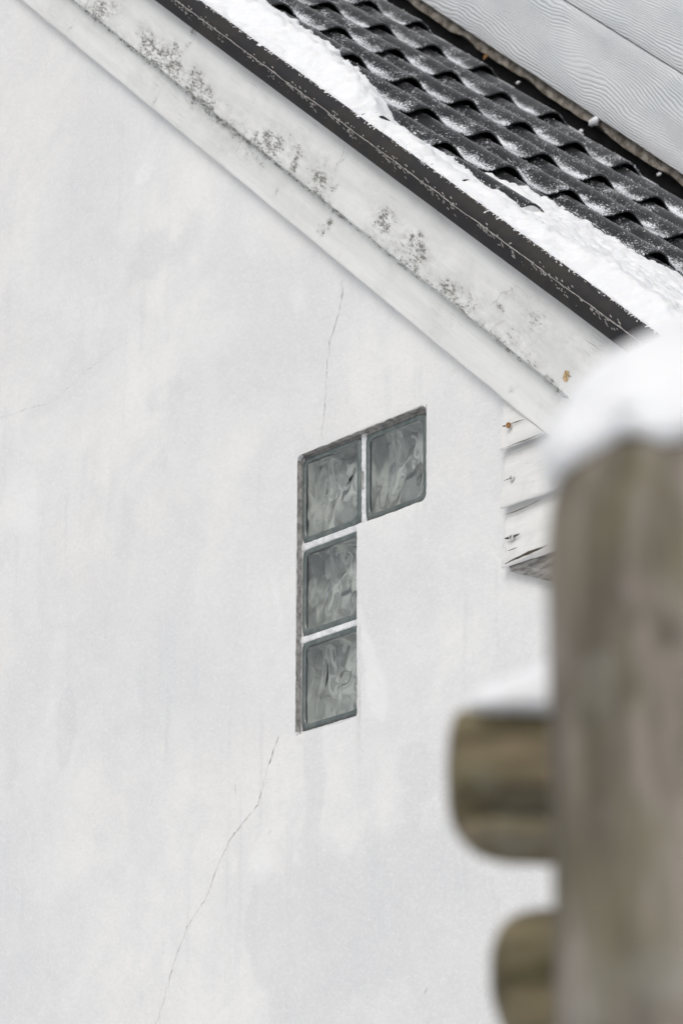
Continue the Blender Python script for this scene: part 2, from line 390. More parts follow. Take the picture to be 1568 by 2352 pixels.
def fillets():
    for (cx_, cz_, sx, sz, R_) in ((OXR, OZ1, -1, -1, .012), (OXR, OZM, -1, 1, .016), (OX0, OZ1, 1, -1, .010), (OX1, OZ0, -1, 1, .007), (OX0, OZ0, 1, 1, .008)):
        vs, fs = [], []
        for yy in (YW+.0004, YW+.012):
            vs.append((cx_-sx*.0015, yy, cz_-sz*.0015))
            for k in range(9):
                a = math.pi/2*k/8; vs.append((cx_+sx*R_*(1-math.sin(a)), yy, cz_+sz*R_*(1-math.cos(a))))
        o = len(vs)-20
        for k in range(8): fs.append((o, o+1+k, o+2+k)); fs.append((o+1+k, o+11+k, o+12+k, o+2+k))
        o = mesh('plaster_corner', vs, fs, PL, attrs={'patch': [0]*len(vs), 'light': [0]*len(vs), 'dirt': [.1]*len(vs)}, smooth=False); adopt(o, house)
fillets()
def ribbon(name, pts, Y, width, mat, parent, seed=0, depth=.0006, sub=6):
    """irregular thin crack line standing in the plane y=Y"""
    P = [on_y(*p, Y) for p in pts]; Q = []
    for a, b in zip(P[:-1], P[1:]):
        L = max(2, int(np.linalg.norm(b-a)/.006))
        for i in range(L): Q.append(a+(b-a)*i/L)
    Q.append(P[-1]); vs = []; fs = []
    ja = .0050 if Y == YW else .0012
    Q = [q+np.array([ja*fbm(seed, k*.31)+ja*.5*mn.noise(Vector((k*1.7, seed, 0))), 0, ja*.6*fbm(seed+5, k*.35)]) for k, q in enumerate(Q)]
    for k, q in enumerate(Q):
        t = Q[min(k+1, len(Q)-1)]-Q[max(k-1, 0)]; t /= np.linalg.norm(t)+1e-9; nn = np.array([-t[2], 0, t[0]])
        wd = width*max(.06, .15+1.9*abs(fbm(seed+9, k*.27))*(1 if fbm(seed+3, k*.11) > -.12 else .15))*(1 if 0 < k < len(Q)-1 else .1)
        if Y != YW: wd = width*(.7+.5*fbm(seed+9, k*.12))*math.sin(math.pi*min(.97, max(.03, k/max(1, len(Q)-1))))**.6
        yy = YW+.0022*fbm(q[0]*2.3, q[2]*2.3, 1.0)+.0008*fbm(q[0]*11, q[2]*11, 4.0)-.0004 if Y == YW else q[1]
        for e in (-.5, .5): z = q+nn*wd*e; vs.append((z[0], yy, z[2]))
    for k in range(len(Q)-1): fs.append((2*k, 2*k+2, 2*k+3, 2*k+1))
    o = mesh(name, vs, fs, mat)
    if parent is not None: adopt2(o, parent)
    return o
def adopt2(o, parent):
    o.parent = parent; o.matrix_parent_inverse = (Matrix.Translation(-Vector(house.location)) @ Matrix.Translation(Vector(house.location)))
    o.matrix_parent_inverse = parent_world(parent).inverted()
def parent_world(o):
    m = o.matrix_basis.copy()
    if o.parent is not None: m = parent_world(o.parent) @ o.matrix_parent_inverse @ m
    return m
CR1 = [(787, 640), (785, 680), (775, 730), (760, 780), (752, 830), (750, 870), (747, 930), (743, 970), (738, 1010)]
CR2 = [(640, 1690), (612, 1770), (592, 1850), (560, 1885), (525, 1935), (495, 2000), (480, 2050), (430, 2130), (400, 2210), (380, 2290), (352, 2370)]
ribbon('crack', CR1, YW, .0023, CRACK, wallo, 1); ribbon('crack', CR2, YW, .0021, CRACK, wallo, 2)
ribbon('crack', [(-5, 962), (60, 940), (120, 925), (190, 860), (262, 800)], YW, .0007, CRACK, wallo, 3)
ribbon('crack', [(541, 1795), (541, 1832)], YW, .0010, CRACK, wallo, 4)
ribbon('crack', [(786, 660), (786, 688)], YW, .0040, CRACK, wallo, 5)
ribbon('crack', [(660, 1665), (640, 1695)], YW, .0009, CRACK, wallo, 6)

# ------------------------------------------------------------------ glass block window
win = mesh('glass_block_window', *(lambda: (
    # the recess: grey cement reveal round the L-shaped opening, back sheet behind the joints
    [(x, y, z) for (x, z) in [(OX0-.001, OZ0-.001), (OX1+.001, OZ0-.001), (OX1+.001, OZM-.001), (OXR+.001, OZM-.001), (OXR+.001, OZ1+.001), (OX0-.001, OZ1+.001)] for y in (YW+.0005, .10)],
    [(2*i, 2*i+1, 2*((i+1) % 6)+1, 2*((i+1) % 6)) for i in range(6)], REVEAL))(), None, False)
adopt(win, house)
def relief(u, v, k, wk=1.5):
    """star-shaped folds pressed into the glass, u and v in -1..1"""
    h = 0.0
    for (a, w_, A, x0, y0, L) in FOLDS[k]:
        dx, dy = u-x0, v-y0; t = dx*math.cos(a)+dy*math.sin(a); n = -dx*math.sin(a)+dy*math.cos(a)+.10*math.sin(t*3+a)
        if t < 0: fall = math.exp(-(t/.12)**2)
        else: fall = math.exp(-(max(0, t-L)/.25)**2)
        h += A*math.exp(-(n/(wk*w_*(1+.9*max(t, 0))))**2)*fall
    return h+.5*mn.noise(Vector((u*2.2, v*2.2, k*3.1)))+.22*mn.noise(Vector((u*5, v*5, k*7.1)))
FOLDS = []
_D = math.radians
_base = [(-95, .045, 1.0, -.28, .35, 1.15), (-68, .07, 1.0, -.05, .70, .50), (-55, .07, -.7, -.28, .30, .55), (215, .08, .8, .78, .38, .95), (35, .08, .95, -.92, -.32, .80),
         (-100, .09, -.8, .12, -.30, .50), (-14, .13, .5, -.85, .80, 1.5), (20, .11, -.6, .22, .08, .70), (-50, .10, .5, .25, .30, .8), (80, .12, .5, .45, -.85, .6)]
for k in range(3):
    rr = random.Random(40+k)
    FOLDS.append([(_D(a+rr.uniform(-8, 8)), w_*rr.uniform(.8, 1.2), A*rr.uniform(.7, 1.15), x+rr.uniform(-.08, .08), y+rr.uniform(-.08, .08), L*rr.uniform(.8, 1.1)) for a, w_, A, x, y, L in _base])
def block_mesh(k, W=.19, H=.19):
    vs, fs, mi = [], [], []
    m = 64; hw, hh = W/2, H/2
    def add(V, Fs, mat):
        o = len(vs); vs.extend(V); fs.extend([tuple(o+i for i in f) for f in Fs]); mi.extend([mat]*len(Fs))
    def rr_pt(w_, h_, r, t):           # rounded rectangle, t in 0..1
        a = t*2*math.pi; c, s_ = math.cos(a), math.sin(a)
        e = 15.0; q = (abs(c)**e+abs(s_)**e)**(-1/e)
        x, z = c*q*w_, s_*q*h_
        return x, z
    # pressed rim: rings from the outer edge inwards
    rings = [(0, .060), (0, .004), (.0008, .0012), (.0025, -.0008), (.0060, -.0016), (.0105, -.0016), (.0120, -.0006), (.0130, .0012)]
    T = 96; V = []; Fs = []
    for ins, y in rings:
        for i in range(T):
            x, z = rr_pt(hw-ins, hh-ins, .01, i/T+.5/T); V.append((x, y, z))
    for r in range(len(rings)-1):
        for i in range(T): Fs.append((r*T+i, r*T+(i+1) % T, (r+1)*T+(i+1) % T, (r+1)*T+i))
    add(V, Fs, 0)
    # glass pane: closed slab, gently dimpled face, deep folds on the inner side
    iw = hw-.0110
    for side in (0, 1):
        V = []; Fs = []
        for i in range(m+1):
            for j in range(m+1):
                u, v = -1+2*i/m, -1+2*j/m; edge = min(1, (1-max(abs(u), abs(v)))*6); edge = edge*edge*(3-2*edge)
                h = relief(u, v, k)*edge
                y = (.0012-.0019*h-.0006*edge) if side == 0 else (.0085+.0016*h)
                V.append((u*iw, y, v*iw))
        for i in range(m):
            for j in range(m):
                f = (i*(m+1)+j, (i+1)*(m+1)+j, (i+1)*(m+1)+j+1, i*(m+1)+j+1); Fs.append(f if side == 0 else f[::-1])
        add(V, Fs, 1)
    o0 = len(vs)-2*(m+1)**2; o1 = o0+(m+1)**2
    loop = [i*(m+1) for i in range(m)]+[m*(m+1)+j for j in range(m)]+[(m-i)*(m+1)+m for i in range(m)]+[m-j for j in range(m)]
    for a, b in zip(loop, loop[1:]+loop[:1]): fs.append((o0+b, o0+a, o1+a, o1+b)); mi.append(1)
    # inside: side walls and far pane
    b_ = hw-.013; ys, ye = .010, .050
    add([(x, y, z) for y in (ys, ye) for x, z in ((-b_, -b_), (b_, -b_), (b_, b_), (-b_, b_))],
        [(0, 1, 5, 4), (1, 2, 6, 5), (2, 3, 7, 6), (3, 0, 4, 7)], 2)
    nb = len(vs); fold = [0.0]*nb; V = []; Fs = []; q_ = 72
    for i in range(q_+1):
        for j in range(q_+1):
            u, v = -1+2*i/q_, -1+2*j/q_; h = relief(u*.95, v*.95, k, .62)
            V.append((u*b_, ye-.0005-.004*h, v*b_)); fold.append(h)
    for i in range(q_):
        for j in range(q_): Fs.append((i*(q_+1)+j, (i+1)*(q_+1)+j, (i+1)*(q_+1)+j+1, i*(q_+1)+j+1))
    add(V, Fs, 2)
    me = bpy.data.meshes.new('glass_block'); me.from_pydata(vs, [], fs)
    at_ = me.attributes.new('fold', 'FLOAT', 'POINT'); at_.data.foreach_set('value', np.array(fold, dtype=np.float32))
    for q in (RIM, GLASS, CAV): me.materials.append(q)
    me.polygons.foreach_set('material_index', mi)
    me.polygons.foreach_set('use_smooth', [True for q in mi]); me.update()
    return me
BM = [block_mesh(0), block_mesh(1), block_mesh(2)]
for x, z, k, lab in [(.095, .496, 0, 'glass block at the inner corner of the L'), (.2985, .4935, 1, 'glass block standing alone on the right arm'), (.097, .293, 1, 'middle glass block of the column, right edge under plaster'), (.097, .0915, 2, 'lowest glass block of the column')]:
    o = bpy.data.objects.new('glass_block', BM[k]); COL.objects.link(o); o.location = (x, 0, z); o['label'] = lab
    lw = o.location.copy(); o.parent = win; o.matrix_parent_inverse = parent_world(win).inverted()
def joint(x0, x1, z0, z1, y=.0002, mat=MORT, name='mortar_joint', ax='x'):
    """lumpy strip of painted mortar between blocks"""
    n = 40; m = 6; vs = []; fs = []
    for i in range(n+1):
        for j in range(m+1):
            a, b = i/n, j/m
            if ax == 'x': x = x0+(x1-x0)*a; z = z0+(z1-z0)*b
            else: z = z0+(z1-z0)*a; x = x0+(x1-x0)*b
            e = 1-abs(2*b-1)
            yy = y+.0012*fbm(x*90, z*90, 3)+(.003 if e < .05 else 0)
            off = .0016*fbm(x*110, z*110, 6)*(1 if e < .3 else .3)
            vs.append((x+(off if ax != 'x' else 0), yy, z+(off if ax == 'x' else 0)))
    for i in range(n):
        for j in range(m): fs.append((i*(m+1)+j, (i+1)*(m+1)+j, (i+1)*(m+1)+j+1, i*(m+1)+j+1))
    o = mesh(name, vs, fs, mat); adopt2(o, win); return o
joint(.0, .192, .385, .4035); joint(.0, .194, .1835, .2005)
joint(.1885, .205, .39, .594, ax='z')
joint(-.002, .0025, -.012, .594, y=.002, mat=MORT, ax='z')
joint(.0, .405, .5885, .597, y=.004, mat=REVEAL); joint(.0, .194, -.014, -.0015, y=.002, mat=MORT)
# rough cement chunk left in the vertical joint
joint(.1915, .200, .472, .512, y=-.001, mat=REVEAL, ax='z')

# ------------------------------------------------------------------ weatherboards at the eave corner
def siding(z0, z1, name='weatherboard'):
    b = .003; yb, yt = -.0355, -.018; m = 8; xl = .642
    prof = [(z0+.014, yb+.022), (z0, yb+b), (z0+.001, yb+.001), (z0+b, yb)]+[(z0+b+(z1-z0-b)*i/m, yb+(yt-yb)*i/m) for i in range(1, m+1)]+[(z1, yt+.020)]
    sv = [i/60 for i in range(61)]
    P = len(prof); vs = []; at = []
    for s in sv:
        for i, (z, y) in enumerate(prof):
            xe = (.8310-z*N[2])/N[0]; xs0 = xl+.0012*fbm(z*70, y*9, 3); x = xs0+(xe-xs0)*s
            dz = (.0018*fbm(x*14, z0*9, 2)+.0008*fbm(x*70, z0*9, 2)) if i < 4 else 0
            vs.append((x, y+.0006*fbm(x*9, z*60, 5), z+dz)); at.append(.22*math.exp(-((z-z0)/.02)**2)+.35*math.exp(-((x-xl)/.006)**2))
    fs = [(k*P+i, (k+1)*P+i, (k+1)*P+(i+1) % P, k*P+(i+1) % P) for k in range(60) for i in range(P)]
    fs += [tuple(range(P))[::-1], tuple(60*P+i for i in range(P))]
    o = mesh(name, vs, fs, SIDING, attrs={'mold': at}); fixn(o); sharp(o); adopt(o, house); return o
wb = [siding(.427, .555), siding(.307, .4265), siding(.186, .3065)]
def wedge():
    p = [(.668, .190), (.676, .170), (.72, .152), (.775, .129), (.85, .10), (1.05, .03), (1.25, -.04), (1.25, .19)]
    p = [(x-.013, z+.005+.002*fbm(x*80, z*40)) for x, z in p]
    vs = [(x, -.030, z) for x, z in p]+[(x, YW+.002, z) for x, z in p]; n = len(p)
    fs = [tuple(range(n)), tuple(range(2*n-1, n-1, -1))]+[(i, i+n, (i+1) % n+n, (i+1) % n) for i in range(n)]
    o = mesh('rough_packing_timber', vs, fs, GREYW, smooth=False); fixn(o); adopt(o, house)
wedge()
def lens(pts, Y, w_, parent, mat=BCRACK, name='split'):
    o = ribbon(name, pts, Y, w_, mat, parent, seed=pts[0][1]); return o
# splits along the boards (on the slanting faces)
def z6(a, b): return ((1850+a/2.614)*.588, (1450+b/2.614)*.588)
lens([z6(288, 562), z6(330, 556)], -0.0390, .0055, wb[0]); lens([z6(370, 538), z6(440, 515), z6(520, 490)], -0.0330, .0022, wb[0])
lens([z6(340, 775), z6(420, 740), z6(560, 690), z6(700, 628)], -0.0427, .0028, wb[0])
lens([z6(302, 1122), z6(400, 1078)], -0.0330, .0030, wb[1])
lens([z6(312, 1465), z6(400, 1440), z6(520, 1390), z6(680, 1310)], -0.0255, .0024, wb[2])
lens([z6(308, 1712), z6(350, 1705), z6(400, 1690), z6(465, 1660)], -0.0340, .0085, wb[2])
lens([z6(340, 1836), z6(440, 1800)], -0.0375, .0024, wb[2])
lens([z6(315, 1970), z6(400, 1925), z6(500, 1880), z6(580, 1845), z6(670, 1812), z6(745, 1776)], -0.0427, .0085, wb[2])
lens([z6(310, 1785), z6(330, 1815), z6(312, 1850)], -0.0375, .0012, wb[2])
def screw(px, Y, r, mat, parent, name='screw_head', star=True):
    c = on_y(*px, Y); T = 14; vs = [(c[0], Y-.0018, c[2])]
    for rr_, dy in ((.55*r, -.0018), (.9*r, -.0012), (r, .0), (r, .003)):
        for i in range(T): a = 2*math.pi*i/T; vs.append((c[0]+rr_*math.cos(a), Y+dy, c[2]+rr_*math.sin(a)))
    fs = [(0, 1+i, 1+(i+1) % T) for i in range(T)]
    for k in range(3):
        for i in range(T): fs.append((1+k*T+i, 1+(k+1)*T+i, 1+(k+1)*T+(i+1) % T, 1+k*T+(i+1) % T))
    mi = [0]*len(fs)
    if star:
        for a in (.4, .4+math.pi/2):
            d = np.array([math.cos(a), 0, math.sin(a)]); n_ = np.array([-d[2], 0, d[0]]); o_ = len(vs)
            for e, f_ in ((-.7, -.12), (.7, -.12), (.7, .12), (-.7, .12)): q = c+d*e*r+n_*f_*r; vs.append((q[0], Y-.0021, q[2]))
            fs.append((o_, o_+1, o_+2, o_+3)); mi.append(1)
    o = mesh(name, vs, fs, [mat, BCRACK], midx=mi, smooth=False); adopt2(o, parent); return o
screw(z6(347, 550), -0.0390, .0058, RUST, wb[0], 'rusty_nail', False)
screw(z6(380, 1092), -0.0330, .0052, ZINC, wb[1]); screw(z6(379, 1697), -0.0340, .0062, ZINC, wb[2])

# ------------------------------------------------------------------ bargeboards
def sn_of(x, y, Y): q = on_y(x, y, Y); return q@S, q@N
YL, YU = -.034, -.054
def moldf(blobs, Yp):
    B = [(*sn_of(x, y, Yp), rs, rn, k) for x, y, rs, rn, k in blobs]
    def f(s, n, y):
        v = 0.0; s, n = s+.030*fbm(s*14, n*14, 3)+.007*fbm(s*70, n*70, 4), n+.020*fbm(s*14, n*14, 8)+.006*fbm(s*70, n*70, 9)
        for bs, bn, rs, rn, k in B:
            ds, dn = (s-bs)/rs, (n-bn)/rn
            if abs(ds) < 3 and abs(dn) < 3: v += k*math.exp(-ds*ds-dn*dn)
        return v
    return f
up_b = moldf([(230, 25, .03, .02, 1.1), (250, 15, .05, .03, .5), (345, 95, .05, .025, .9), (390, 140, .05, .025, 1.2), (400, 125, .03, .03, .8), (455, 190, .02, .02, .9), (480, 228, .022, .022, 1.25), (470, 215, .05, .03, .7),
              (605, 318, .035, .02, 1.25), (630, 335, .03, .015, .8), (680, 378, .008, .03, 1.0), (690, 355, .008, .02, .7), (735, 418, .022, .02, 1.25), (740, 400, .04, .03, .6), (762, 442, .012, .02, 1.0),
              (782, 370, .004, .03, .8), (885, 515, .022, .02, 1.1), (880, 500, .03, .05, .45), (950, 552, .025, .015, 1.0), (965, 580, .022, .02, 1.1), (940, 570, .05, .03, .5), (1020, 650, .010, .010, 1.4), (1035, 660, .05, .02, .7),
              (1140, 700, .012, .012, .8), (1165, 675, .02, .02, .4), (1230, 720, .08, .03, .45), (1180, 780, .1, .04, .35), (450, 60, .008, .05, .8), (430, 100, .010, .015, .6), (120, -20, .1, .04, .4), (860, 470, .1, .05, .3),
              (1000, 490, .02, .01, .6), (320, 60, .02, .015, .6), (1370, 830, .06, .03, .35)], YU)
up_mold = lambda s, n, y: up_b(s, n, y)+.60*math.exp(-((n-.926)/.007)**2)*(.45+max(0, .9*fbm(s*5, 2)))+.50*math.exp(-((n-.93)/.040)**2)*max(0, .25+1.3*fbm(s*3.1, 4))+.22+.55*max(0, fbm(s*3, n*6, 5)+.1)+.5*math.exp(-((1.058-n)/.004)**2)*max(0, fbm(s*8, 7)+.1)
lo_b = moldf([(160, 62, .008, .02, .7), (355, 225, .006, .03, .7), (272, 110, .006, .006, .8), (635, 440, .008, .015, .9), (745, 520, .006, .025, .9), (755, 505, .01, .01, .6), (770, 475, .05, .012, 1.0), (1175, 892, .010, .010, .9), (1240, 945, .008, .01, .6), (1280, 900, .02, .02, .8), (1270, 885, .03, .02, .6), (590, 370, .1, .02, .5), (300, 110, .15, .012, .5), (480, 260, .1, .012, .5)], YL)
lo_mold_line = lambda s, n, y: lo_b(s, n, y)+1.0*math.exp(-((n-.9155)/.0045)**2)*(.75+max(0, 1.0*fbm(s*4, 9)))+.5*math.exp(-((n-.912)/.016)**2)*max(0, .3+1.2*fbm(s*3, 9))+.16+.40*max(0, fbm(s*3, n*6, 8))  # mold blobs, plus a thin dark line along the step between the boards
def jb(amp, k): return lambda s, i, n, y: ((amp*fbm(s*9, k)+amp*.5*fbm(s*60, k+2)) if i <= 2 else 0, .0010*fbm(s*4, n*20, k)+.0004*fbm(s*12, n*120, k+1))
sv = [-3.6, -3.2, -2.9, -2.7]+list(np.arange(-2.5, .86, .004))
sJ = sn_of(200, 10, YU)[0]
low = sweep('lower_bargeboard', board_prof(.8320, .945, YL, .024, m=26), sv, BARGE, house, jb(.0012, 1), attr=lo_mold_line)
svA = [s for s in sv if s < sJ-.003]+[sJ-.0015]; svB = [sJ+.0015]+[s for s in sv if s > sJ+.003]
upA = sweep('upper_bargeboard', board_prof(.9225, 1.074, YU, .024, m=34), svA, BARGE, house, jb(.0014, 3), attr=up_mold)
upB = sweep('upper_bargeboard', board_prof(.9230, 1.074, YU, .024, m=34), svB, BARGE, house, jb(.0014, 5), attr=up_mold)
sweep('light_stop_board', [(.91, -.025), (.925, -.025), (.925, YW+.004), (.91, YW+.004)], [-3.6, .86], BARGE, house, attr=lambda s, n, y: 0)  # unseen board added behind the bargeboards to stop light leaking through
# rust-stained screw and its star split
def stain():
    c = on_y(1300, 862, YU); vs = [(c[0], YU-.0012, c[2])]; T = 22
    for i in range(T): a = 2*math.pi*i/T; r = .0088*(1+.35*fbm(math.cos(a)*2, math.sin(a)*2, 3)); vs.append((c[0]+r*math.cos(a), YU-.0012, c[2]-.002+1.25*r*math.sin(a)))
    o = mesh('rust_stain', vs, [(0, 1+i, 1+(i+1) % T) for i in range(T)], RUSTP, smooth=False); adopt2(o, upB)
    for a in (.3, 1.5, 2.6, 4.4, 5.3):
        p = on_y(1300+13*math.cos(a), 862+13*math.sin(a), YU-.0018); ribbon('split', [(1300, 862), (1300+13*math.cos(a), 862+14*math.sin(a))], YU-.0018, .0022, BCRACK, upB, seed=a*7)
stain()
K1 = [[(1185, 655), (1170, 668), (1150, 672), (1140, 690), (1125, 700)], [(1140, 690), (1142, 712)], [(1160, 735), (1135, 748), (1125, 765)], [(1168, 655), (1176, 665), (1180, 680)], [(1340, 778), (1360, 792), (1378, 805)], [(792, 325), (788, 350), (776, 380)], [(452, 62), (448, 85), (430, 112)], [(690, 352), (682, 372), (668, 395)]]
for k, c in enumerate(K1): ribbon('split', c, YU-.0012, .0011, CRACK, upB, seed=20+k)
K2 = [[(752, 500), (745, 520), (742, 545)], [(637, 430), (633, 455)], [(362, 218), (352, 250)], [(1060, 712), (1075, 722)]]
for k, c in enumerate(K2): ribbon('split', c, YL-.0012, .0011, CRACK, low, seed=40+k)

# ------------------------------------------------------------------ verge flashing
FY, FT = .063, .0075                                       # the sheet runs a hair steeper than the boards
NB_, NM, NT = 1.0655, 1.0945, 1.1225
fp = [(1.0645, -.1300), (1.0630, -.1400), (1.0655, -.1425), (1.080, -.1450), (1.0935, -.1475), (1.0955, -.1478), (1.108, -.1425), (1.1195, -.1365), (1.1235, -.1335), (1.1245, -.1300), (1.1240, -.1260), (1.1215, -.118), (1.108, -.095), (1.094, -.085), (1.086, -.085), (1.076, -.120), (1.072, -.128)]
fp = [(a, b+FY) for a, b in fp]
flash = sweep('verge_flashing', fp, list(np.arange(-3.6, .86, .02)), FLASH, house, lambda s, i, n, y: (FT*s+.0006*fbm(s*3, 1), .0007*fbm(s*3, n*8, 2)), ang=50)
def scratches():
    vs, fs = [], []
    def quad(s, n, L, w_, ang):
        d = (math.cos(ang), math.sin(ang)); pr = []
        for a, b in ((-L/2, -w_/2), (L/2, -w_/2), (L/2, w_/2), (-L/2, w_/2)):
            ss, nn = s+d[0]*a-d[1]*b, n+d[1]*a+d[0]*b
            yy = FY+((-.1425-(nn-NB_)/(NM-NB_)*.005) if nn < NM else (-.1478+(nn-NM)/(NT-NM)*.0118))
            pr.append(sny(ss, nn+FT*ss, yy-.0012))
        o = len(vs); vs.extend(pr); fs.append((o, o+1, o+2, o+3))
    s = -2.6; n = NM
    while s < .8:                                           # wandering pale line along the fold
        L = random.uniform(.006, .018); n2 = NM+.0016*fbm(s*12, 3)+.0010*fbm(s*60, 4); a = math.atan2(n2-n, L)
        quad(s+L/2, (n+n2)/2, L*1.06, random.uniform(.0012, .0022), a); n = n2; s += L
    s = -2.5
    while s < .8:                                           # tufts of short slanting nicks
        k = random.randint(22, 44)
        for i in range(k):
            t = random.random(); ds = (t-.5)*.15; side = -1 if random.random() < .78 else 1
            dn = random.uniform(.001, .004+.013*t)*side if side < 0 else random.uniform(.001, .009)
            quad(s+ds, NM+dn, random.uniform(.004, .010), random.uniform(.0011, .0018), -.14-.16*random.random() if side < 0 else -.20)
        for i in range(3): quad(s+random.uniform(-.12, .12), NM-random.uniform(.002, .018), .002, .0012, .3)
        s += random.uniform(.17, .24)
    o = mesh('pale_scratches', vs, fs, SCR, smooth=False); adopt2(o, flash); o['kind'] = 'stuff'
scratches()

# ------------------------------------------------------------------ roof: deck and single tiles
NP = 1.098; CW = .187; CL = .360
def sweep_plain(name, prof, svals, mat, parent): return sweep(name, prof, svals, mat, parent, ang=20)
roof = sweep_plain('roof', [(1.045, -.045), (1.070, -.045), (1.070, 1.66), (1.045, 1.66)], [-3.7, .84], DECK, house)
_px = [-.056, -.046, -.032, -.016, 0, .012, .030, .050, .070, .090, .115, .131]; _ph = [.0003, .0013, .0082, .0208, .0295, .0300, .0250, .0138, .0050, .0014, 0.0, .0003]
def prof_h(d):
    d = (d+.056) % CW-.056
    return float(np.interp(d, _px, _ph))
_dense = np.linspace(-.056, .131, 200); _hh = np.interp(_dense, _px, _ph); _hh = np.convolve(np.pad(_hh, 6, mode='wrap'), np.ones(13)/13, 'valid')
def ph(d):
    d = (np.asarray(d)+.056) % CW-.056
    return np.interp(d, _dense, _hh)
Y0, S0 = .775, -1.080          # a crest line and a course line as measured
def tile_top(s, y):            # height of the tiled surface at s,y
    k = np.ceil((s-S0)/CL); sl = s-(S0+k*CL)               # sl in (-CL,0]
    return NP+ph(y-Y0)+sl*(.0200/CL)
def tile_mesh(var):
    ys = np.linspace(-.0555, .1305, 26); ss = [-.392, -.30, -.20, -.10, -.03, -.006, -.001, 0.0]
    vs = []; at = []; uv = []; n = len(ys); rr = random.Random(var)
    for layer in (0, 1):
        for s in ss:
            for y in ys:
                h = float(ph(y)); drop = s*(.0200/CL); edge = -.0018 if s > -.0005 else (-.0004 if s > -.003 else 0)
                nn = h+drop+edge+(.0009*mn.noise(Vector((s*40, y*60, var*5.0))) if s > -.05 else 0)
                if layer: nn -= .0034 if s > -.28 else .006
                vs.append(sny(s, nn, y))
                hh = 1-min(1, h/.020)
                d = .10+.85*hh**1.5*(1 if y > .03 or y < -.03 else .6)
                d += .25*(y > .02 and y < .08)
                at.append(d if not layer else 0)
    K = len(ss); fs = []
    for layer in (0, 1):
        o = layer*K*n
        for k in range(K-1):
            for i in range(n-1):
                f = (o+k*n+i, o+(k+1)*n+i, o+(k+1)*n+i+1, o+k*n+i+1); fs.append(f if not layer else f[::-1])
    o = K*n
    for i in range(n-1):
        fs.append(((K-1)*n+i, o+(K-1)*n+i, o+(K-1)*n+i+1, (K-1)*n+i+1)); fs.append((i, i+1, o+i+1, o+i))
    for k in range(K-1):
        fs.append((k*n, o+k*n, o+(k+1)*n, (k+1)*n)); fs.append((k*n+n-1, (k+1)*n+n-1, o+(k+1)*n+n-1, o+k*n+n-1))
    me = bpy.data.meshes.new('roof_tile'); me.from_pydata([tuple(v) for v in vs], [], fs); me.materials.append(TILE)
    a = me.attributes.new('dust', 'FLOAT', 'POINT'); a.data.foreach_set('value', np.array(at, dtype=np.float32))
    me.polygons.foreach_set('use_smooth', [True]*len(fs))
    bm = bmesh.new(); bm.from_mesh(me); bmesh.ops.recalc_face_normals(bm, faces=bm.faces)
    for e in bm.edges:
        if len(e.link_faces) == 2 and e.calc_face_angle(0) > math.radians(40): e.smooth = False
    bm.to_mesh(me); bm.free(); return me
TM = [tile_mesh(v) for v in range(4)]
KMIN, KMAX, JMIN, JMAX = -7, 5, -5, 4
for k in range(KMIN, KMAX+1):
    for j in range(JMIN, JMAX+1):
        if j in (JMIN, JMAX): continue
        o = bpy.data.objects.new('roof_tile', random.choice(TM)); COL.objects.link(o)
        o.location = Vector(sny(S0+k*CL+random.uniform(-.0025, .0025), NP+random.uniform(-.0006, .0008), Y0+j*CW))
        o.rotation_euler = (random.uniform(-.004, .004), 0, random.uniform(-.003, .003))
        o.parent = roof; o.matrix_parent_inverse = parent_world(roof).inverted()
        if j == JMAX: o['label'] = 'shaded roof tile tucked under the grey cladding'

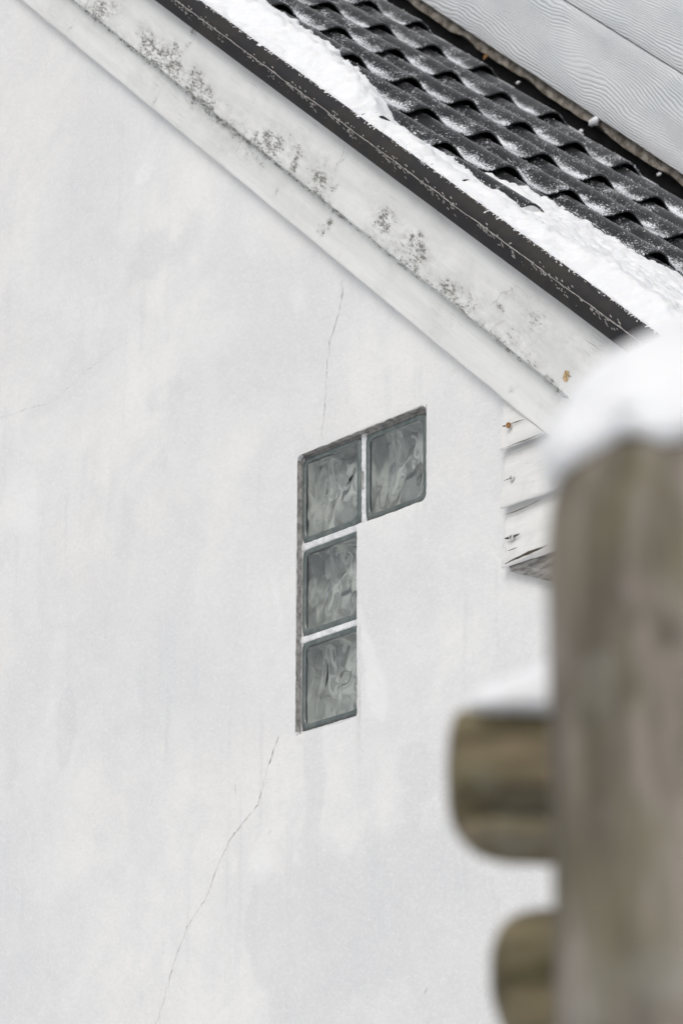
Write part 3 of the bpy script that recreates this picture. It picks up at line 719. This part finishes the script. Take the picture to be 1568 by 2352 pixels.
# ------------------------------------------------------------------ snow lying on the roof
IN = [(-3.8, .42), (-3.0, .40), (-2.5, .33), (-2.1, .30), (-1.75, .28), (-1.54, .28), (-1.36, .255), (-1.21, .235), (-1.0, .165), (-.88, .150), (-.78, .160), (-.69, .17), (-.66, .25), (-.62, .28), (-.58, .36), (-.52, .40), (-.45, .43), (-.39, .455), (-.28, .455), (-.2, .48), (-.1, .53), (0, .56), (.2, .62), (.9, .70)]
ina = np.array(IN)
VY = [-.14+FY, -.133+FY, -.12+FY, -.10+FY, -.06+FY, -.02+FY]
VN = [NT-.006, NT+.001, NT, 1.108, 1.090, 1.05]
def snow_on_roof():
    ss = np.arange(-2.9, .80, .0045); ys = np.arange(-.075, .66, .0045)
    Sg, Yg = np.meshgrid(ss, ys, indexing='ij')
    T = np.maximum(tile_top(Sg, Yg), np.interp(Yg, VY, VN)+FT*Sg)
    yin = np.interp(Sg, ina[:, 0], ina[:, 1])
    nz = np.zeros_like(Sg); nf = np.zeros_like(Sg); ng = np.zeros_like(Sg)
    for i in range(Sg.shape[0]):
        for j in range(Sg.shape[1]):
            a, b = Sg[i, j], Yg[i, j]
            if b > yin[i, j]+.07: continue
            nz[i, j] = fbm(a*7, b*9, 2.0, 3); nf[i, j] = fbm(a*38, b*38, 6.0, 3); ng[i, j] = mn.noise(Vector((a*150, b*150, 1)))
    d_in = (yin+.028*nz+.016*nf+.004*ng)-Yg; d_out = Yg+.073
    # level of the heap above the tile pans: deep at the top, shallow where the ribs stand out, deep again lower down
    H = np.interp(Sg, [-2.9, -1.6, -1.25, -.95, -.82, -.74, -.50, -.38, -.33, -.15, .1, .5], [.036, .038, .052, .052, .040, .014, .011, .012, .020, .026, .038, .046])
    H = H+.020*np.exp(-((Yg-.027)/.05)**2)
    H = H+.009*sst(.26, .33, Yg)*sst(-.75, -.66, Sg)*(1-sst(-.2, .1, Sg))-.006*(1-sst(.20, .27, Yg))*sst(-.78, -.70, Sg)*(1-sst(-.36, -.30, Sg))
    rise = np.sqrt(np.clip(d_in/.055, 0, 1))*((.30)+.70*sst(.02, .12, d_out+.02*nz))
    sn = NP+.0005+(H+.008*nz)*rise+(.0080*nf+.0014*ng)*np.clip(d_in/.02, 0.15, 1)
    # thin crumbly crust along the verge sheet, with the metal peeping through
    cr = T+.0019+.0036*(.8*nf+.75*ng)+.0016*nz-.0035*sst(.10, .14, d_out)*sst(-.9, -.6, Sg)*(1-sst(-.2, .05, Sg))
    crust = (Yg < .055) & (d_in > 0)
    sn = np.where(d_in > 0, sn, T-.03); sn = np.where(crust, np.maximum(sn, cr), sn)
    sn = np.where(d_out < .002+.004*np.abs(nf)+.002*np.abs(ng), T-.004, sn)
    keep = sn > T
    vs = [sny(a, c, b) for a, b, c in zip(Sg.ravel(), Yg.ravel(), np.maximum(sn, T-.003).ravel())]
    m = Sg.shape[1]; fs = []
    kk = keep[:-1, :-1] | keep[1:, :-1] | keep[:-1, 1:] | keep[1:, 1:]
    for i, j in zip(*np.nonzero(kk)): fs.append((int(i*m+j), int((i+1)*m+j), int((i+1)*m+j+1), int(i*m+j+1)))
    used = sorted({q for f in fs for q in f}); mp = {q: i for i, q in enumerate(used)}
    o = mesh('roof_snow', [vs[q] for q in used], [tuple(mp[q] for q in f) for f in fs], SNOW)
    o['label'] = 'crumbly white snow drift lying on the tiles along the verge flashing'; o['category'] = 'snow'; o['kind'] = 'stuff'
    return Sg, Yg, T, sn, keep
Sg, Yg, Tg, SNg, KEEP = snow_on_roof()
# loose grains: at the drift's edges and dusted over the tiles
def grains():
    P, R = [], []
    ky, ks = KEEP.astype(float), None
    for _ in range(90000):
        s = random.uniform(-2.9, .6); y = random.uniform(-.072, 1.40)
        h = float(ph(y-Y0)); pan = 1-min(1, h/.022); t = ((y-Y0+.056) % CW)-.056
        lump = .5+.9*fbm(s*9, y*12, 3)
        p = .16+.75*pan**1.4*lump+(.25 if .03 < t < .09 else 0)
        if random.random() > p: continue
        r = random.uniform(.0007, .0017)*(1.4 if random.random() < .08 else 1)
        n = max(float(tile_top(s, y)), float(np.interp(y, VY, VN))+FT*s)
        P.append(sny(s, n+r*.2, y)); R.append(r)
    ii, jj = np.nonzero(KEEP[:-1, :-1] != KEEP[1:, 1:]); idx = rng.choice(len(ii), min(len(ii), 12000))
    for q in idx:
        a = Sg[ii[q], jj[q]]+rng.normal(0, .006); b = Yg[ii[q], jj[q]]+rng.normal(0, .005); r = random.uniform(.0009, .0026)
        if b < -.074: continue
        n = max(float(tile_top(a, b)), float(np.interp(b, VY, VN))+FT*a)
        P.append(sny(a, n+r*.3, b)); R.append(r)
    P = np.array(P); R = np.array(R); n = len(P)
    octv = np.array([(1, 0, 0), (-1, 0, 0), (0, 1, 0), (0, -1, 0), (0, 0, 1), (0, 0, -1)], float)
    octf = np.array([(0, 2, 4), (2, 1, 4), (1, 3, 4), (3, 0, 4), (2, 0, 5), (1, 2, 5), (3, 1, 5), (0, 3, 5)])
    V = (P[:, None, :]+octv[None]*R[:, None, None]*rng.uniform(.6, 1.3, (n, 6, 1))).reshape(-1, 3)
    Fc = (octf[None]+(np.arange(n)*6)[:, None, None]).reshape(-1, 3)
    me = bpy.data.meshes.new('snow_grains'); me.vertices.add(len(V)); me.vertices.foreach_set('co', V.ravel())
    me.loops.add(Fc.size); me.loops.foreach_set('vertex_index', Fc.ravel().astype(np.int32))
    me.polygons.add(len(Fc)); me.polygons.foreach_set('loop_start', np.arange(0, Fc.size, 3, dtype=np.int32)); me.polygons.foreach_set('loop_total', np.full(len(Fc), 3, dtype=np.int32))
    me.materials.append(SNOW); me.update(calc_edges=True); me.validate()
    o = bpy.data.objects.new('snow_grains', me); COL.objects.link(o)
    o['label'] = 'fine snow grains dusted over the black roof tiles'; o['category'] = 'snow'; o['kind'] = 'stuff'
grains()

# ------------------------------------------------------------------ taller clad wall behind the roof
YC = 1.62
back = empty('grey_clad_house', (0, YC, GZ), 'taller wall of pale grey wood-grain cladding rising behind the black tiled roof', 'house')
nA = .5*(sn_of(954, 0, YC)[1]+sn_of(1568, 392, YC)[1]); nJ = .5*(sn_of(1283, 0, YC)[1]+sn_of(1568, 165, YC)[1])
nBt = .5*(sn_of(954, 28, YC+.016)[1]+sn_of(1568, 420, YC+.016)[1])
print('clad n', nA, nJ, nBt)
PWd = nJ-nA
for k in range(6):
    n0 = nA+k*PWd+(.0022 if k else 0); n1 = nA+(k+1)*PWd-.0012
    prof = board_prof(n0, n1, YC, .012, b=.0018, m=6)
    o = sweep('cladding_plank', prof, [-5.5, -4, -3, -2, -1, 0, 1.2], CLAD, None, uvoff=(k*3.37+.35, k*1.91+.1))
    adopt(o, back)
sweep('backing_felt', [(1.03, YC+.045), (nA+6*PWd, YC+.045), (nA+6*PWd, YC+.25), (1.03, YC+.25)], [-5.5, 1.2], DARK, back)
sweep('spacer', [(nA+.02, YC+.014), (nA+6*PWd-.01, YC+.014), (nA+6*PWd-.01, YC+.044), (nA+.02, YC+.044)], [-5.5, 1.2], DARK, back)
sweep('batten', board_prof(nBt, nA+.018, YC+.016, .027, b=.003, m=5), list(np.arange(-5.5, 1.2, .03)), BATT, back, lambda s, i, n, y: (.004*fbm(s*6, 2)+.003*fbm(s*30, 3)+.010*max(0, math.sin((s-S0-.1)*2*math.pi/CL))**3 if i < 3 else 0, .002*fbm(s*9, n*20, 3)))
q = on_y(1500/1, 1, YC)
def leaf():
    s, n = sn_of((1500+530/1.3436)*.588, (297/1.3436)*.588, YC+.012); vs = []
    for a, b in ((0, 0), (.006, .010), (.014, .012), (.020, .004), (.012, -.010), (.004, -.012)): vs.append(sny(s+a-.01, n+b, YC+.012+.003*math.sin(a*300)))
    o = mesh('dead_leaf', vs, [(0, 1, 2, 3, 4, 5)], RUST, smooth=False); o['label'] = 'small rust-brown dead leaf caught on the batten below the cladding'; o['category'] = 'leaf'
leaf()
def crumbs():
    spots = [((1500+1100/1.3436)*.588, (640/1.3436)*.588, .016), ((1500+700/1.3436)*.588, (435/1.3436)*.588, .006), ((1500+1440/1.3436)*.588, (915/1.3436)*.588, .006), ((1500+1030/1.3436)*.588, (690/1.3436)*.588, .007)]
    for x, y, R_ in spots:
        c = on_y(x, y, YC+.006); vs = []; T = 12
        for k in range(7):
            ph_ = math.pi*k/6-math.pi/2
            for i in range(T):
                a = 2*math.pi*i/T; d = np.array([math.cos(ph_)*math.cos(a)*1.3, math.cos(ph_)*math.sin(a)*.7, math.sin(ph_)*.8]); vs.append(c+R_*d*(1+.35*fbm(d[0]*2, d[1]*2, d[2]*2+x)))
        fs = [(k*T+i, k*T+(i+1) % T, (k+1)*T+(i+1) % T, (k+1)*T+i) for k in range(6) for i in range(T)]
        o = mesh('snow_lump', vs, fs, SNOW); adopt(o, back)
crumbs()

# ------------------------------------------------------------------ fence in the foreground
def at_depth(x, y, D): return CAM+ray(x, y)*D
hf = np.array([fwd[0], fwd[1], 0]); hf /= np.linalg.norm(hf)                # horizontal, away from the viewer
hr = np.array([rgt[0], rgt[1], 0]); hr /= np.linalg.norm(hr)
PD = 1.50; pk = F_PX/PD
pc = at_depth(1600, 1010, PD+.00); PR = 350/pk
fence = empty('wooden_fence', (pc[0], pc[1], GZ), 'blurred grey-brown fence post with two horizontal rails close to the viewer', 'fence')
def post():
    prof = [(GZ-.05, 1.05), (-2.5, 1.03), (-1.8, 1.02), (pc[2]-.35, 1.0), (pc[2]-.2, 1.0), (pc[2]-.1, 1.0), (pc[2]-.06, 1.0), (pc[2]-.048, .992), (pc[2]-.036, .972), (pc[2]-.026, .94), (pc[2]-.016, .87), (pc[2]-.008, .74), (pc[2]-.002, .45), (pc[2], .01)]
    zs = [p[0] for p in prof]; rs = [p[1] for p in prof]; T = 64; vs = []; Z = []
    for a, b in zip(prof[:-1], prof[1:]):
        m = max(1, int((b[0]-a[0])/.03))
        for i in range(m): Z.append((a[0]+(b[0]-a[0])*i/m, a[1]+(b[1]-a[1])*i/m))
    Z.append(prof[-1])
    for z, r in Z:
        for i in range(T):
            a = 2*math.pi*i/T; q = PR*r*(1+.018*fbm(math.cos(a)*1.5, math.sin(a)*1.5, z*2)+.008*math.sin(a*9+2*fbm(z, 1)))
            vs.append((pc[0]+q*math.cos(a), pc[1]+q*math.sin(a), z))
    fs = [(k*T+i, k*T+(i+1) % T, (k+1)*T+(i+1) % T, (k+1)*T+i) for k in range(len(Z)-1) for i in range(T)]
    fs.append(tuple((len(Z)-1)*T+i for i in range(T)))
    o = mesh('post', vs, fs, WOODV); adopt(o, fence); return o
p1 = post()
def rail(outline, D, thick, crack=None, name='rail', L=2.4):
    """outline: list of (px_x, y_top, y_bottom) giving the rounded free end; the rail then runs on behind the post"""
    k = F_PX/D; o0 = at_depth(outline[-1][0], (outline[-1][1]+outline[-1][2])/2, D)
    cols = [((x-outline[-1][0])/k, -(a-1176)/k, -(b-1176)/k) for x, a, b in outline]
    zref = -((outline[-1][1]+outline[-1][2])/2-1176)/k
    cols = [(u, a-zref, b-zref) for u, a, b in cols]
    dense = []
    for a, b in zip(cols[:-1], cols[1:]):
        for i in range(4): dense.append(tuple(a[q]+(b[q]-a[q])*i/4 for q in range(3)))
    last = cols[-1]
    dense += [(last[0]+t, last[1]+.004*fbm(t*5, 1), last[2]+.004*fbm(t*5, 4)) for t in np.arange(0, L, .06)]
    T = 40; vs = []
    for u, zt, zb in dense:
        hc, hz = (zt+zb)/2, (zt-zb)/2
        fw = thick/2*min(1.0, math.sqrt(max(.02, hz/((last[1]-last[2])/2))))
        for i in range(T):
            a = 2*math.pi*i/T; c, s_ = math.cos(a), math.sin(a); e = 3.2
            q = (abs(c)**e+abs(s_)**e)**(-1/e); z = hc+hz*s_*q; dpt = -fw*c*q
            if crack is not None and c > 0:
                zc = last[2]+(last[1]-last[2])*crack+.004*fbm(u*20, 3)
                dpt += .036*math.exp(-((z-zc)/.0065)**2)*min(1, hz*20)
            dpt += .002*fbm(u*20, z*60, 5)
            P = o0+hr*u+hf*dpt+np.array([0, 0, z]); vs.append(P)
    fs = [(k_*T+i, k_*T+(i+1) % T, (k_+1)*T+(i+1) % T, (k_+1)*T+i) for k_ in range(len(dense)-1) for i in range(T)]
    fs += [tuple(range(T))[::-1], tuple((len(dense)-1)*T+i for i in range(T))]
    o = mesh(name, vs, fs, WOODH); fixn(o); adopt(o, fence); return o
RD = 1.645
rail([(1027, 1735, 1775), (1031, 1690, 1845), (1040, 1655, 1885), (1056, 1644, 1915), (1085, 1641, 1945), (1120, 1640, 1964), (1165, 1640, 1975), (1250, 1638, 1977), (1300, 1637, 1976)], RD, .085, crack=.27)
rail([(1129, 2210, 2240), (1131, 2175, 2275), (1137, 2155, 2305), (1150, 2132, 2345), (1170, 2115, 2385), (1200, 2103, 2412), (1240, 2096, 2425), (1300, 2094, 2430)], RD, .085)
# snow sitting on the fence
def cap():
    T = 80; vs = []; k = 1/pk
    prof = [(300, -75), (345, -60), (360, -40), (356, -15), (345, 30), (328, 80), (306, 128), (272, 175), (228, 212), (180, 243), (135, 272), (90, 297), (45, 318), (12, 326)]
    P = []
    for a, b in zip(prof[:-1], prof[1:]):
        for i in range(3): P.append((a[0]+(b[0]-a[0])*i/3, a[1]+(b[1]-a[1])*i/3))
    P.append(prof[-1]); z0 = pc[2]-40*k
    for rr_, zz in P:
        for i in range(T):
            a = 2*math.pi*i/T; dx, dy = math.cos(a), math.sin(a)
            q = rr_*k*(1+.05*fbm(dx*1.6, dy*1.6, zz*.01)+.025*fbm(dx*5, dy*5, zz*.03))
            vs.append((pc[0]+q*dx, pc[1]+q*dy, z0+zz*k*(1+.05*fbm(dx*2, dy*2, 3))+(.010*fbm(dx*2, dy*2, 7) if zz < 0 else 0)))
    K = len(P); fs = [(k_*T+i, k_*T+(i+1) % T, (k_+1)*T+(i+1) % T, (k_+1)*T+i) for k_ in range(K-1) for i in range(T)]
    fs.append(tuple(range(T))[::-1]); fs.append(tuple((K-1)*T+i for i in range(T)))
    o = mesh('snow_cap', vs, fs, SNOW); fixn(o); o['label'] = 'thick rounded blurred snow cap sitting on top of the fence post'; o['category'] = 'snow'
cap()
def rail_snow():
    k = F_PX/RD; o0 = at_depth(1250, 1641, RD); vs = []; T = 28
    pts = [(1072, 1646, 1640), (1080, 1652, 1612), (1100, 1655, 1592), (1140, 1656, 1572), (1190, 1655, 1550), (1240, 1655, 1522), (1300, 1655, 1518), (1400, 1655, 1540)]
    dense = []
    for a, b in zip(pts[:-1], pts[1:]):
        for i in range(5): dense.append(tuple(a[q]+(b[q]-a[q])*i/5 for q in range(3)))
    dense += [(1400+x*k, 1655, 1545+5*fbm(x*8, 1)) for x in np.arange(0, 2.2, .05)]
    for x, yb, yt in dense:
        u = (x-1250)/k; zb, zt = -(yb-1641)/k, -(yt-1641)/k; hz = (zt-zb); fw = .040*min(1, (hz/.02)**.5)
        for i in range(T):
            a = 2*math.pi*i/T; c, s_ = math.cos(a), math.sin(a)
            z = zb+hz*(max(0, s_)**.9 if s_ > 0 else .12*s_); P = o0+hr*u+hf*(c*fw)+np.array([0, 0, z+.001*fbm(u*30, a)]); vs.append(P)
    fs = [(q*T+i, q*T+(i+1) % T, (q+1)*T+(i+1) % T, (q+1)*T+i) for q in range(len(dense)-1) for i in range(T)]
    fs += [tuple(range(T))[::-1], tuple((len(dense)-1)*T+i for i in range(T))]
    o = mesh('rail_snow', vs, fs, SNOW); fixn(o); o['label'] = 'small strip of snow lying on the upper fence rail'; o['category'] = 'snow'
rail_snow()
bpy.context.view_layer.update()
